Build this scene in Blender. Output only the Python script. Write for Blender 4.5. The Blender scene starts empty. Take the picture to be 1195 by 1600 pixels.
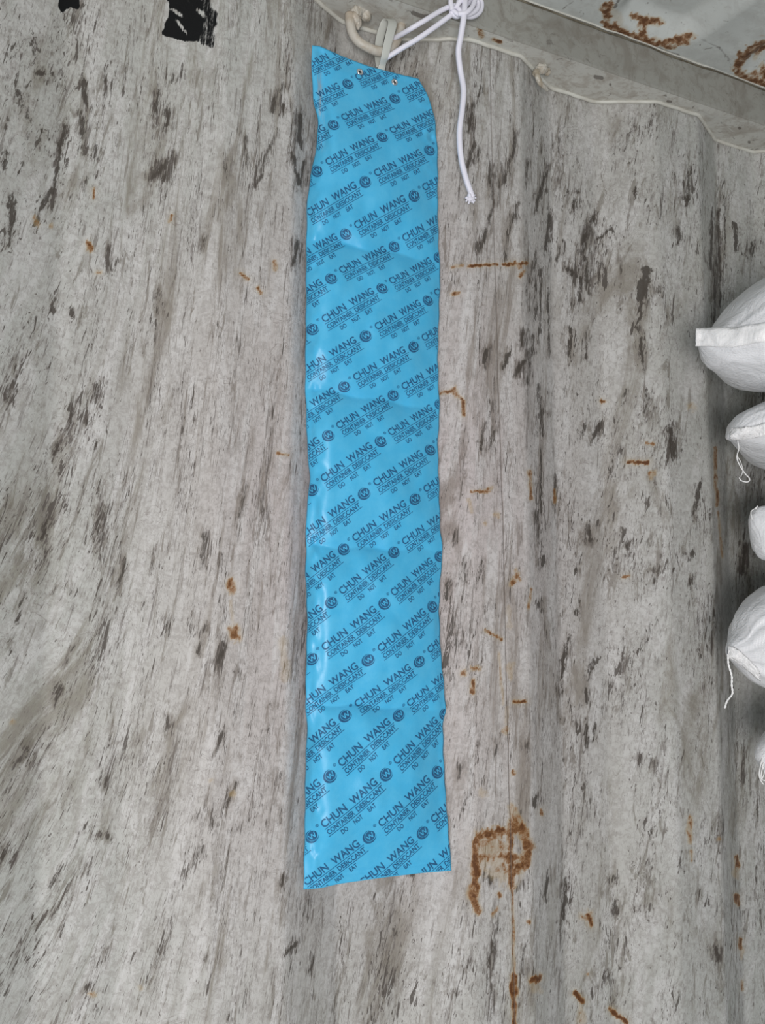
import bpy, bmesh, math, random
import numpy as np
from mathutils import Vector, Matrix
R = math.radians
random.seed(4); rng = np.random.default_rng(7)
SC = bpy.context.scene
COL = SC.collection

# ------------------------------------------------------------------ camera, light, exposure
F = 1386.0; CX, CY = 597.5, 800.0
CAM = np.array([0.0, -0.79, 0.0]); YAW, PITCH = R(27.0), R(5.0)
cd = bpy.data.cameras.new('camera'); cam = bpy.data.objects.new('camera', cd); COL.objects.link(cam)
cd.sensor_fit = 'VERTICAL'; cd.sensor_height = 24.0; cd.sensor_width = 24.0; cd.lens = 24.0*F/1600
cd.clip_start = 0.01
cam.location = CAM; cam.rotation_euler = (R(90)+PITCH, 0, -YAW)
SC.camera = cam
w = bpy.data.worlds.new('world'); SC.world = w; w.use_nodes = True
w.node_tree.nodes['Background'].inputs[0].default_value = (0.80, 0.86, 0.90, 1)
w.node_tree.nodes['Background'].inputs[1].default_value = 0.27
def area(name, loc, target, size, power, col):
    l = bpy.data.lights.new(name, 'AREA'); l.shape = 'RECTANGLE'; l.size, l.size_y = size
    l.energy = power; l.color = col
    o = bpy.data.objects.new(name, l); COL.objects.link(o); o.location = loc
    o.rotation_euler = (Vector(target)-Vector(loc)).to_track_quat('-Z', 'Y').to_euler()
    return o
area('doorway_daylight', (-0.45, -1.62, -0.42), (0.50, 0, -0.02), (0.6, 0.7), 27.5, (1.0, 0.965, 0.97))
SC.view_settings.view_transform = 'Standard'; SC.view_settings.look = 'None'
SC.view_settings.gamma = 1; SC.view_settings.use_curve_mapping = False
SC.view_settings.exposure = 0.0

# ------------------------------------------------------------------ camera geometry helpers
_f = np.array([math.sin(YAW)*math.cos(PITCH), math.cos(YAW)*math.cos(PITCH), math.sin(PITCH)])
_r = np.array([math.cos(YAW), -math.sin(YAW), 0.0])
_u = np.cross(_r, _f)
def ray(px, py):
    px = np.asarray(px, float); py = np.asarray(py, float)
    return _f + ((px-CX)/F)[..., None]*_r + ((CY-py)/F)[..., None]*_u
def on_y(px, py, y=0.0):                       # point seen at a pixel on the plane y = const
    d = ray(px, py); t = (np.asarray(y)-CAM[1])/d[..., 1]
    return CAM + d*t[..., None]
def on_plane(px, py, p0, n):
    d = ray(px, py); n = np.asarray(n, float)
    t = ((np.asarray(p0)-CAM) @ n)/(d @ n)
    return CAM + d*t[..., None]
def project(P):
    q = P-CAM; z = q @ _f
    return CX+F*(q @ _r)/z, CY-F*(q @ _u)/z
def noise2(x, y, seed=0):                      # smooth value noise, 0..1
    xi = np.floor(x).astype(np.int64); yi = np.floor(y).astype(np.int64)
    fx = x-xi; fy = y-yi; fx = fx*fx*(3-2*fx); fy = fy*fy*(3-2*fy)
    def h(a, b):
        n = (a*374761393+b*668265263+seed*1442695041) & 0x7fffffff
        n = ((n ^ (n >> 13))*1274126177) & 0x7fffffff
        return ((n ^ (n >> 16)) & 0xffff)/65535.0
    return (h(xi, yi)*(1-fx)+h(xi+1, yi)*fx)*(1-fy)+(h(xi, yi+1)*(1-fx)+h(xi+1, yi+1)*fx)*fy
def sstep(a, b, x):
    t = np.clip((x-a)/(b-a), 0, 1); return t*t*(3-2*t)

# ------------------------------------------------------------------ object helpers
def thing(name, label, cat, loc=(0, 0, 0), group=None):
    o = bpy.data.objects.new(name, None); COL.objects.link(o); o.location = loc
    o.empty_display_size = 0.02
    o['label'] = label; o['category'] = cat
    if group: o['group'] = group
    return o
def obj(name, me, mats, parent=None, smooth=True):
    if isinstance(me, bmesh.types.BMesh):
        m = bpy.data.meshes.new(name); me.to_mesh(m); me.free(); me = m
    if not isinstance(mats, (list, tuple)): mats = [mats]
    for m in mats: me.materials.append(m)
    if smooth: me.polygons.foreach_set('use_smooth', [True]*len(me.polygons))
    o = bpy.data.objects.new(name, me); COL.objects.link(o)
    if parent:
        o.parent = parent; o.matrix_parent_inverse = Matrix.Translation(-Vector(parent.location))
        base = parent
        while base.parent: base = base.parent
        if parent.parent: o.matrix_parent_inverse = Matrix.Identity(4)
    return o
def grid_mesh(name, P, close_u=False):
    n, m = P.shape[:2]
    idx = np.arange(n*m).reshape(n, m)
    if close_u: idx = np.concatenate([idx, idx[:1]], 0)
    q = np.stack([idx[:-1, :-1], idx[:-1, 1:], idx[1:, 1:], idx[1:, :-1]], -1).reshape(-1, 4)
    me = bpy.data.meshes.new(name)
    me.vertices.add(n*m); me.vertices.foreach_set('co', P.reshape(-1).astype(np.float32))
    me.loops.add(q.size); me.loops.foreach_set('vertex_index', q.reshape(-1).astype(np.int32))
    me.polygons.add(len(q)); me.polygons.foreach_set('loop_start', np.arange(0, q.size, 4, dtype=np.int32))
    me.update(calc_edges=True); me.validate()
    return me
def catmull(pts, n=10):
    P = [np.array(p, float) for p in pts]
    P = [2*P[0]-P[1]]+P+[2*P[-1]-P[-2]]; out = []
    for i in range(1, len(P)-2):
        for k in range(n):
            t = k/n
            out.append(0.5*((2*P[i])+(-P[i-1]+P[i+1])*t+(2*P[i-1]-5*P[i]+4*P[i+1]-P[i+2])*t*t+(-P[i-1]+3*P[i]-3*P[i+1]+P[i+2])*t**3))
    out.append(P[-2]); return np.array(out)
def tube(bm, pts, r, seg=10, braid=0.0, pitch=0.005, flat=1.0):
    """swept round rod; braid > 0 gives the surface the herringbone of a braided cord"""
    pts = np.asarray(pts, float); n = len(pts)
    T = np.gradient(pts, axis=0); T /= np.linalg.norm(T, axis=1)[:, None]+1e-12
    N = np.cross(T[0], [0.13, 0.97, 0.2]); N /= np.linalg.norm(N)
    s = np.concatenate([[0], np.cumsum(np.linalg.norm(np.diff(pts, axis=0), axis=1))])
    rr = np.full(n, r) if np.isscalar(r) else np.interp(np.linspace(0, 1, n), np.linspace(0, 1, len(r)), r)
    rows = []
    for i in range(n):
        N = N-T[i]*(N @ T[i]); N /= np.linalg.norm(N); B = np.cross(T[i], N); row = []
        for k in range(seg):
            a = 2*math.pi*k/seg
            q = rr[i]*(1+braid*math.sin(a*2+s[i]/pitch*6.28)*math.sin(a*2-s[i]/pitch*6.28))
            row.append(bm.verts.new(pts[i]+q*(math.cos(a)*N+math.sin(a)*B*flat)))
        rows.append(row)
    for i in range(n-1):
        for k in range(seg):
            bm.faces.new((rows[i][k], rows[i][(k+1) % seg], rows[i+1][(k+1) % seg], rows[i+1][k]))
    bm.faces.new(rows[0][::-1]); bm.faces.new(rows[-1])
def resample(pts, step):
    s = np.concatenate([[0], np.cumsum(np.linalg.norm(np.diff(pts, axis=0), axis=1))])
    t = np.arange(0, s[-1], step)
    return np.stack([np.interp(t, s, pts[:, k]) for k in range(3)], 1)
def blob(bm, c, rad, sub=3, amp=0.25, seed=0, sc=(1, 1, 1)):
    t = bmesh.new(); bmesh.ops.create_icosphere(t, subdivisions=sub, radius=1.0)
    for v in t.verts:
        p = v.co.copy()
        k = 1+amp*(noise2(np.array([p.x*2.3+seed*3.1+p.z*1.7]), np.array([p.y*2.3+p.z*2.9+seed]), seed)[0]-0.5)*2
        v.co = Vector((p.x*sc[0], p.y*sc[1], p.z*sc[2]))*rad*k+Vector(c)
    m = bpy.data.meshes.new('tmp'); t.to_mesh(m); t.free(); bm.from_mesh(m); bpy.data.meshes.remove(m)

# ------------------------------------------------------------------ materials
class NT:
    def __init__(s, name, rough=0.6, spec=0.3):
        s.m = bpy.data.materials.new(name); s.m.use_nodes = True; s.t = s.m.node_tree
        s.b = s.t.nodes['Principled BSDF']; s.b.inputs['Roughness'].default_value = rough
        s.b.inputs['Specular IOR Level'].default_value = spec
    def n(s, typ, **k):
        x = s.t.nodes.new(typ)
        for a, v in k.items(): setattr(x, a, v)
        return x
    def l(s, a, b): s.t.links.new(a, b)
    def put(s, sock, v):
        if isinstance(v, bpy.types.NodeSocket): s.l(v, sock)
        else: sock.default_value = v
    def math(s, op, a, b=0.0, clamp=False):
        x = s.n('ShaderNodeMath', operation=op, use_clamp=clamp); s.put(x.inputs[0], a); s.put(x.inputs[1], b); return x.outputs[0]
    def mix(s, f, a, b, blend='MIX'):
        x = s.n('ShaderNodeMix', data_type='RGBA', blend_type=blend); s.put(x.inputs[0], f)
        s.put(x.inputs[6], a if isinstance(a, bpy.types.NodeSocket) else (*a, 1)); s.put(x.inputs[7], b if isinstance(b, bpy.types.NodeSocket) else (*b, 1))
        return x.outputs[2]
    def noise(s, vec, scale, detail=4, rough=0.55, dist=0.0, mscale=None, loc=None):
        if mscale or loc:
            mp = s.n('ShaderNodeMapping'); s.l(vec, mp.inputs[0])
            if mscale: mp.inputs['Scale'].default_value = mscale
            if loc: mp.inputs['Location'].default_value = loc
            vec = mp.outputs[0]
        x = s.n('ShaderNodeTexNoise'); s.l(vec, x.inputs['Vector'])
        x.inputs['Scale'].default_value = scale; x.inputs['Detail'].default_value = detail
        x.inputs['Roughness'].default_value = rough; x.inputs['Distortion'].default_value = dist
        return x.outputs['Fac']
    def ramp(s, f, a, b, lo=0.0, hi=1.0):
        x = s.n('ShaderNodeMapRange', interpolation_type='SMOOTHSTEP'); s.put(x.inputs[0], f)
        x.inputs[1].default_value = a; x.inputs[2].default_value = b; x.inputs[3].default_value = lo; x.inputs[4].default_value = hi
        return x.outputs[0]
    def attr(s, name):
        x = s.n('ShaderNodeAttribute', attribute_name=name); return x
    def bump(s, h, strength, dist=0.001):
        x = s.n('ShaderNodeBump'); x.inputs['Strength'].default_value = strength; x.inputs['Distance'].default_value = dist
        s.l(h, x.inputs['Height']); s.l(x.outputs[0], s.b.inputs['Normal'])
    def col(s, c): s.put(s.b.inputs['Base Color'], c if isinstance(c, bpy.types.NodeSocket) else (*c, 1))

PAINT = (0.475, 0.455, 0.44)
RUST_DARK = (0.085, 0.030, 0.010); RUST_MID = (0.25, 0.105, 0.026); RUST_PALE = (0.43, 0.31, 0.14)
def rust_layer(t, col, rust, co):
    br = t.noise(co, 130, 6, 0.75, 0.5)
    f = t.math('ADD', rust, t.math('MULTIPLY', t.math('SUBTRACT', br, 0.5), 2.2))
    br2 = t.noise(co, 55, 5, 0.7, 1.0, loc=(3, 5, 1)); f = t.math('ADD', f, t.math('MULTIPLY', t.math('SUBTRACT', br2, 0.5), 1.6))
    f = t.math('MULTIPLY', f, t.ramp(rust, 0.10, 0.45))
    col = t.mix(t.math('MULTIPLY', t.ramp(rust, 0.0, 0.5), 0.42), col, RUST_PALE)
    col = t.mix(t.ramp(f, 0.30, 0.85, 0, 0.85), col, RUST_MID)
    return t.mix(t.ramp(f, 0.62, 1.15, 0, 0.85), col, RUST_DARK)
def mat_wall():
    t = NT('scuffed_container_paint', 0.6, 0.18)
    st = t.attr('streak').outputs['Vector']; tc = t.n('ShaderNodeTexCoord').outputs['Object']
    dens = t.attr('density').outputs['Fac']; dark = t.attr('dark').outputs['Fac']; rust = t.attr('rust').outputs['Fac']
    wipe = t.attr('wipe').outputs['Fac']
    # camera colour shading painted in: pinkish centre, greenish edges; hue wanders slightly at random
    hue = t.noise(tc, 3.2, 3, 0.5, loc=(4.1, 0, 1.3))
    col = t.mix(t.attr('pink').outputs['Fac'], (0.455, 0.475, 0.440), (0.560, 0.482, 0.480))
    col = t.mix(t.ramp(hue, 0.35, 0.7, 0, 0.35), col, (0.50, 0.49, 0.45))
    # chalky worn light patches
    halo = t.attr('halo').outputs['Fac']
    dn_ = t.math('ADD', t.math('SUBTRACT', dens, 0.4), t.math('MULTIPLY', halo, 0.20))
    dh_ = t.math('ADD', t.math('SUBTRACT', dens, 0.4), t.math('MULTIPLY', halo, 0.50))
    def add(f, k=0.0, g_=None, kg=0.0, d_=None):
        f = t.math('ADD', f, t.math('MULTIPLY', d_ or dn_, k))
        return t.math('ADD', f, t.math('MULTIPLY', t.math('SUBTRACT', g_, 0.5), kg)) if g_ is not None else f
    ch = t.noise(st, 1, 6, 0.65, 0.6, mscale=(30, 30, 8), loc=(3, 1, 8))
    col = t.mix(t.ramp(ch, 0.44, 0.62, 0, 0.50), col, (0.66, 0.655, 0.64))
    # brown grey dirt clouds, large to small
    c1 = t.noise(st, 1, 7, 0.68, 0.8, mscale=(15, 15, 5))
    col = t.mix(t.ramp(add(c1, 0.24), 0.42, 0.58, 0, 0.74), col, t.mix(t.attr('pink').outputs['Fac'], (0.205, 0.192, 0.145), (0.255, 0.198, 0.172)))
    c1b = t.noise(st, 1, 6, 0.72, 1.0, mscale=(70, 70, 17), loc=(3.3, 1, 9))
    gate = t.noise(st, 1, 3, 0.5, mscale=(19, 19, 9), loc=(1, 0, 9))
    col = t.mix(t.ramp(add(c1b, 0.24, gate, 0.3), 0.45, 0.55, 0, 0.68), col, t.mix(t.attr('pink').outputs['Fac'], (0.170, 0.158, 0.122), (0.210, 0.163, 0.142)))
    # fine grain
    c2 = t.noise(tc, 150, 6, 0.8, 0.6)
    col = t.mix(t.ramp(c2, 0.44, 0.60, 0, 0.40), col, (0.24, 0.215, 0.195))
    c3 = t.noise(st, 1, 5, 0.75, 0.6, mscale=(520, 520, 90), loc=(6, 2, 9))
    col = t.mix(t.ramp(add(c3, 0.10, gate, 0.2), 0.49, 0.60, 0, 0.55), col, (0.16, 0.14, 0.125))
    # soft fibrous streaks
    s1 = t.noise(st, 1, 5, 0.62, 0.5, mscale=(140, 140, 17), loc=(0, 0, 5))
    col = t.mix(t.ramp(add(s1, 0.17, gate, 0.2), 0.53, 0.62, 0, 0.62), col, (0.135, 0.115, 0.10))
    # small hard scrapes where the paint chipped
    s2 = t.noise(st, 1, 5, 0.60, 1.0, mscale=(190, 190, 34), loc=(7, 0, 2))
    col = t.mix(t.ramp(add(s2, 0.17, gate, 0.40, dh_), 0.565, 0.600, 0, 0.90), col, (0.085, 0.073, 0.062))
    s4 = t.noise(st, 1, 4, 0.6, 1.2, mscale=(430, 430, 70), loc=(2, 0, 3))
    col = t.mix(t.ramp(add(s4, 0.17, gate, 0.36, dh_), 0.555, 0.605, 0, 0.85), col, (0.11, 0.095, 0.085))
    # flecks
    s3 = t.noise(st, 1, 2, 0.5, 0.3, mscale=(330, 330, 130), loc=(5, 0, 2))
    col = t.mix(t.ramp(add(s3, 0.12, gate, 0.15, dh_), 0.63, 0.665, 0, 0.85), col, (0.10, 0.085, 0.075))
    # faint curling scratches: level lines of a noise
    lv = t.noise(tc, 22, 4, 0.6, 0.8, loc=(2, 7, 4)); g2 = t.noise(tc, 9, 3, 0.6, loc=(8, 8, 8))
    ln = t.math('ABSOLUTE', t.math('SUBTRACT', lv, 0.5))
    col = t.mix(t.math('MULTIPLY', t.ramp(ln, 0.0, 0.006, 0.5, 0.0), t.ramp(g2, 0.48, 0.60)), col, (0.17, 0.14, 0.125))
    # marks of their own shape
    nb = t.noise(st, 1, 5, 0.7, 0.5, mscale=(420, 420, 110)); nb2 = t.noise(st, 1, 5, 0.7, 1.0, mscale=(120, 120, 35), loc=(9, 9, 9))
    d = t.math('ADD', t.math('MULTIPLY', dark, 0.9), t.math('MULTIPLY', t.math('SUBTRACT', nb, 0.5), 2.0))
    d = t.math('ADD', d, t.math('MULTIPLY', t.math('SUBTRACT', nb2, 0.5), 2.2))
    d = t.math('MULTIPLY', d, t.ramp(dark, 0.03, 0.30))
    col = t.mix(t.ramp(dark, 0.0, 0.9, 0, 0.15), col, (0.17, 0.15, 0.13))
    col = t.mix(t.ramp(d, 0.32, 0.62, 0, 0.90), col, (0.066, 0.056, 0.046))
    k = t.attr('black').outputs['Fac']
    kk = t.math('ADD', k, t.math('MULTIPLY', t.math('SUBTRACT', nb2, 0.5), 1.0))
    kk = t.math('ADD', kk, t.math('MULTIPLY', t.math('SUBTRACT', nb, 0.5), 0.6))
    kk = t.math('MULTIPLY', kk, t.ramp(k, 0.1, 0.3))
    col = t.mix(t.ramp(kk, 0.40, 0.56, 0, 1.0), col, (0.006, 0.0065, 0.007))
    col = rust_layer(t, col, rust, tc)
    # weld seam down the near flat
    sx = t.n('ShaderNodeSeparateXYZ'); t.l(tc, sx.inputs[0])
    wob = t.math('MULTIPLY', t.math('SUBTRACT', t.noise(tc, 14, 2, 0.5), 0.5), 0.003)
    dd = t.math('ABSOLUTE', t.math('SUBTRACT', t.math('ADD', t.math('ADD', sx.outputs[0], wob), t.math('MULTIPLY', sx.outputs[2], 0.016)), SEAM_X))
    col = t.mix(t.ramp(dd, 0.0003, 0.0010, 0.55, 0.0), col, (0.13, 0.10, 0.08))
    t.col(col)
    hb = t.math('ADD', t.math('MULTIPLY', t.noise(tc, 9, 3, 0.5), 3.0), t.math('MULTIPLY', c2, 0.5))
    hb = t.math('SUBTRACT', hb, t.ramp(dd, 0.0003, 0.0015, 0.8, 0.0))
    t.bump(hb, 0.5, 0.0012)
    t.put(t.b.inputs['Roughness'], t.ramp(c1, 0.3, 0.8, 0.45, 0.75))
    return t.m
SEAM_X = float(on_y(786, 820, 0.0)[0])

def mat_rail(name, base, dirt, rustattr=False, dirt_amt=0.5):
    t = NT(name, 0.5, 0.35); tc = t.n('ShaderNodeTexCoord').outputs['Object']
    col = t.mix(t.ramp(t.noise(tc, 7, 4, 0.6), 0.35, 0.7), base, tuple(c*0.86 for c in base))
    d = t.noise(tc, 1, 6, 0.65, 0.8, mscale=(26, 40, 26))
    col = t.mix(t.ramp(d, 0.46, 0.62, 0, dirt_amt), col, dirt)
    d = t.noise(tc, 1, 5, 0.7, 0.8, mscale=(110, 110, 90), loc=(4, 4, 4)); col = t.mix(t.ramp(d, 0.50, 0.64, 0, dirt_amt*0.8), col, dirt)
    d = t.noise(tc, 1, 4, 0.6, 0.8, mscale=(90, 90, 150))
    col = t.mix(t.ramp(d, 0.64, 0.70, 0, 0.6), col, (0.12, 0.105, 0.09))
    if rustattr:
        col = rust_layer(t, col, t.attr('rust').outputs['Fac'], tc)
        dk = t.attr('dark').outputs['Fac']
        col = t.mix(t.ramp(t.math('ADD', dk, t.math('MULTIPLY', t.math('SUBTRACT', d, 0.5), 0.6)), 0.3, 0.7, 0, 0.75), col, (0.10, 0.08, 0.065))
    t.col(col); t.bump(t.math('ADD', t.noise(tc, 30, 4, 0.6), t.math('MULTIPLY', t.noise(tc, 200, 3, 0.6), 0.3)), 0.35, 0.0012)
    return t.m
def simple(name, c, rough=0.5, spec=0.4, metal=0.0, bump=None, var=None):
    t = NT(name, rough, spec); tc = t.n('ShaderNodeTexCoord').outputs['Object']
    t.b.inputs['Metallic'].default_value = metal
    t.col(t.mix(t.ramp(t.noise(tc, var[1] if var else 40, 4, 0.6), 0.35, 0.7), c, var[0] if var else tuple(x*0.93 for x in c)))
    if bump: t.bump(t.noise(tc, bump[0], 4, 0.6), bump[1], bump[2])
    return t.m
def mat_film():
    t = NT('blue_nonwoven_film', 0.36, 0.5); tc = t.n('ShaderNodeTexCoord').outputs['Object']
    col = t.mix(t.ramp(t.noise(tc, 60, 4, 0.7), 0.3, 0.75), (0.064, 0.475, 0.790), (0.092, 0.515, 0.815))
    scuff = t.attr('scuff').outputs['Fac']
    sn = t.noise(tc, 1, 4, 0.6, 0.5, mscale=(160, 160, 25))
    col = t.mix(t.math('MULTIPLY', scuff, t.ramp(sn, 0.4, 0.6)), col, (0.36, 0.42, 0.44))
    t.col(col)
    cr = t.math('ADD', t.noise(tc, 55, 4, 0.6, 0.8), t.math('MULTIPLY', t.noise(tc, 900, 2, 0.6), 0.08))
    t.bump(cr, 0.22, 0.0014)
    t.put(t.b.inputs['Roughness'], t.ramp(t.noise(tc, 35, 3, 0.6), 0.3, 0.7, 0.36, 0.5))
    return t.m
def mat_woven(name, c):
    t = NT(name, 0.42, 0.45); tc = t.n('ShaderNodeTexCoord').outputs['Object']
    w1 = t.n('ShaderNodeTexWave', bands_direction='X'); w1.inputs['Scale'].default_value = 190; t.l(tc, w1.inputs[0])
    w2 = t.n('ShaderNodeTexWave', bands_direction='Z'); w2.inputs['Scale'].default_value = 190; t.l(tc, w2.inputs[0])
    wv = t.math('MULTIPLY', w1.outputs['Fac'], w2.outputs['Fac'])
    col = t.mix(t.ramp(t.noise(tc, 22, 4, 0.6), 0.35, 0.75), c, tuple(x*0.88 for x in c))
    col = t.mix(t.math('MULTIPLY', wv, 0.12), col, tuple(x*0.7 for x in c)); t.col(col)
    t.b.inputs['Subsurface Weight'].default_value = 0.0
    t.bump(t.math('ADD', t.math('MULTIPLY', t.noise(tc, 26, 4, 0.65, 1.2), 5.0), t.math('MULTIPLY', wv, 0.2)), 0.5, 0.0016)
    return t.m
M_WALL = mat_wall()
M_RAIL = mat_rail('rail_grey_paint', (0.325, 0.325, 0.290), (0.185, 0.165, 0.135))
M_LEDGE = mat_rail('ledge_pale_paint', (0.60, 0.60, 0.55), (0.33, 0.29, 0.24), True, 0.55)
M_ROOF = mat_rail('roof_pale_paint', (0.62, 0.65, 0.62), (0.38, 0.38, 0.35), True, 0.25)
M_BEAD = simple('sealant_paint', (0.66, 0.665, 0.60), 0.4, bump=(220, 0.4, 0.001), var=((0.54, 0.525, 0.46), 30))
M_JOINT = simple('grimy_joint', (0.10, 0.085, 0.06), 0.8, 0.1, var=((0.20, 0.18, 0.13), 60))
M_ROD = simple('painted_rod', (0.60, 0.57, 0.50), 0.45, bump=(160, 0.4, 0.001), var=((0.44, 0.37, 0.28), 60))
M_WELD = simple('painted_weld', (0.66, 0.64, 0.57), 0.4, bump=(320, 0.6, 0.0015), var=((0.36, 0.31, 0.23), 90))
M_FILM = mat_film()
M_INK = simple('navy_ink', (0.022, 0.100, 0.220), 0.5, 0.3, var=((0.030, 0.150, 0.300), 220))
M_FILM_FLAT = simple('knocked_out_blue', (0.075, 0.48, 0.79), 0.45)
M_CORD = simple('white_nylon_cord', (0.86, 0.85, 0.93), 0.5, 0.4)
M_STRAP = NT('milky_plastic', 0.28, 0.5); M_STRAP.col((0.74, 0.76, 0.70)); M_STRAP.b.inputs['Transmission Weight'].default_value = 0.25
M_STRAP = M_STRAP.m
M_STEEL = simple('bright_steel', (0.80, 0.80, 0.80), 0.22, 0.5, 1.0)
M_HOLE = simple('dark_hole', (0.02, 0.02, 0.02), 0.8)
M_SACK = mat_woven('white_woven_sack', (0.83, 0.84, 0.85))
M_HEM = mat_woven('white_hem_tape', (0.93, 0.93, 0.92))
M_THREAD = simple('white_thread', (0.90, 0.90, 0.88), 0.6)

# ------------------------------------------------------------------ corrugated wall
X_EDGE = 0.3026; PER = 0.278; DEEP = 0.036        # a near flat ends at X_EDGE
def wall_y(X):
    """depth behind the near flats: flat .072 | slope .068 | deep .070 | slope .068"""
    def prof(x):
        q = np.mod(x-X_EDGE, PER)
        return np.interp(q, [0, 0.068, 0.138, 0.206, PER], [0, DEEP, DEEP, 0, 0])
    return sum(prof(X+d) for d in (-0.004, -0.002, 0, 0.002, 0.004))/5
Z_LEDGE = float(on_y(1060, 170, 0.0)[2])
xs = np.concatenate([np.linspace(-0.7, -0.03, 60, endpoint=False), np.arange(-0.03, 1.13, 0.0017), np.linspace(1.14, 1.7, 50)])
zs = np.concatenate([np.linspace(-1.15, -0.72, 30, endpoint=False), np.arange(-0.72, Z_LEDGE, 0.0017), [Z_LEDGE]])
XX, ZZ = np.meshgrid(xs, zs, indexing='ij')
dent = (noise2(XX*5, ZZ*3.2, 3)-0.5)*0.004+(noise2(XX*14, ZZ*9, 5)-0.5)*0.0015
YY = wall_y(XX)+dent
PW = np.stack([XX, YY, ZZ], -1)
PX, PY = project(PW)
def seg_d(px, py, a, b):
    ax, ay = a; bx, by = b; dx, dy = bx-ax, by-ay; L = dx*dx+dy*dy+1e-9
    t = np.clip(((px-ax)*dx+(py-ay)*dy)/L, 0, 1)
    return np.hypot(px-ax-t*dx, py-ay-t*dy), t
NZ = noise2(PX/7, PY/11, 11)-0.5; NZ2 = noise2(PX/3, PY/5, 12)-0.5
def stroke(F_, px, py, pts, wd, s=1.0, taper=True, soft=1.6, nz=None):
    x0 = min(p[0] for p in pts)-wd*2-6; x1 = max(p[0] for p in pts)+wd*2+6
    y0 = min(p[1] for p in pts)-wd*2-6; y1 = max(p[1] for p in pts)+wd*2+6
    m = (px > x0) & (px < x1) & (py > y0) & (py < y1)
    if not m.any(): return
    qx, qy = px[m], py[m]
    if nz is not None:
        qx = qx+nz[0][m]*wd*0.8; qy = qy+nz[1][m]*wd*0.8
    best = np.full(qx.shape, 0.0); n = max(1, len(pts)-1)
    pp = pts if len(pts) > 1 else [pts[0], (pts[0][0]+0.5, pts[0][1]+0.5)]
    for i in range(len(pp)-1):
        d, t = seg_d(qx, qy, pp[i], pp[i+1])
        g = (i+t)/max(1, len(pp)-1)
        hw = wd*0.5*(0.55+0.45*np.sin(math.pi*np.clip(g*0.85+0.12, 0, 1))) if (taper and len(pts) > 1) else wd*0.5
        best = np.maximum(best, 1-sstep(hw*0.55, hw+soft, d))
    F_[m] = np.maximum(F_[m], best*s)
def polyfill(F_, px, py, poly, s=1.0, nz=None):
    ins = np.zeros(px.shape, bool); n = len(poly)
    qx = px+(nz[0]*7 if nz is not None else 0); qy = py+(nz[1]*5 if nz is not None else 0)
    for i in range(n):
        (x1, y1), (x2, y2) = poly[i], poly[(i+1) % n]
        if y1 == y2: continue
        c = ((y1 > qy) != (y2 > qy)) & (qx < (x2-x1)*(qy-y1)/(y2-y1)+x1); ins ^= c
    F_[ins] = np.maximum(F_[ins], s)
DARK = np.zeros_like(PX); RUST = np.zeros_like(PX); BLACK = np.zeros_like(PX)
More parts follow.
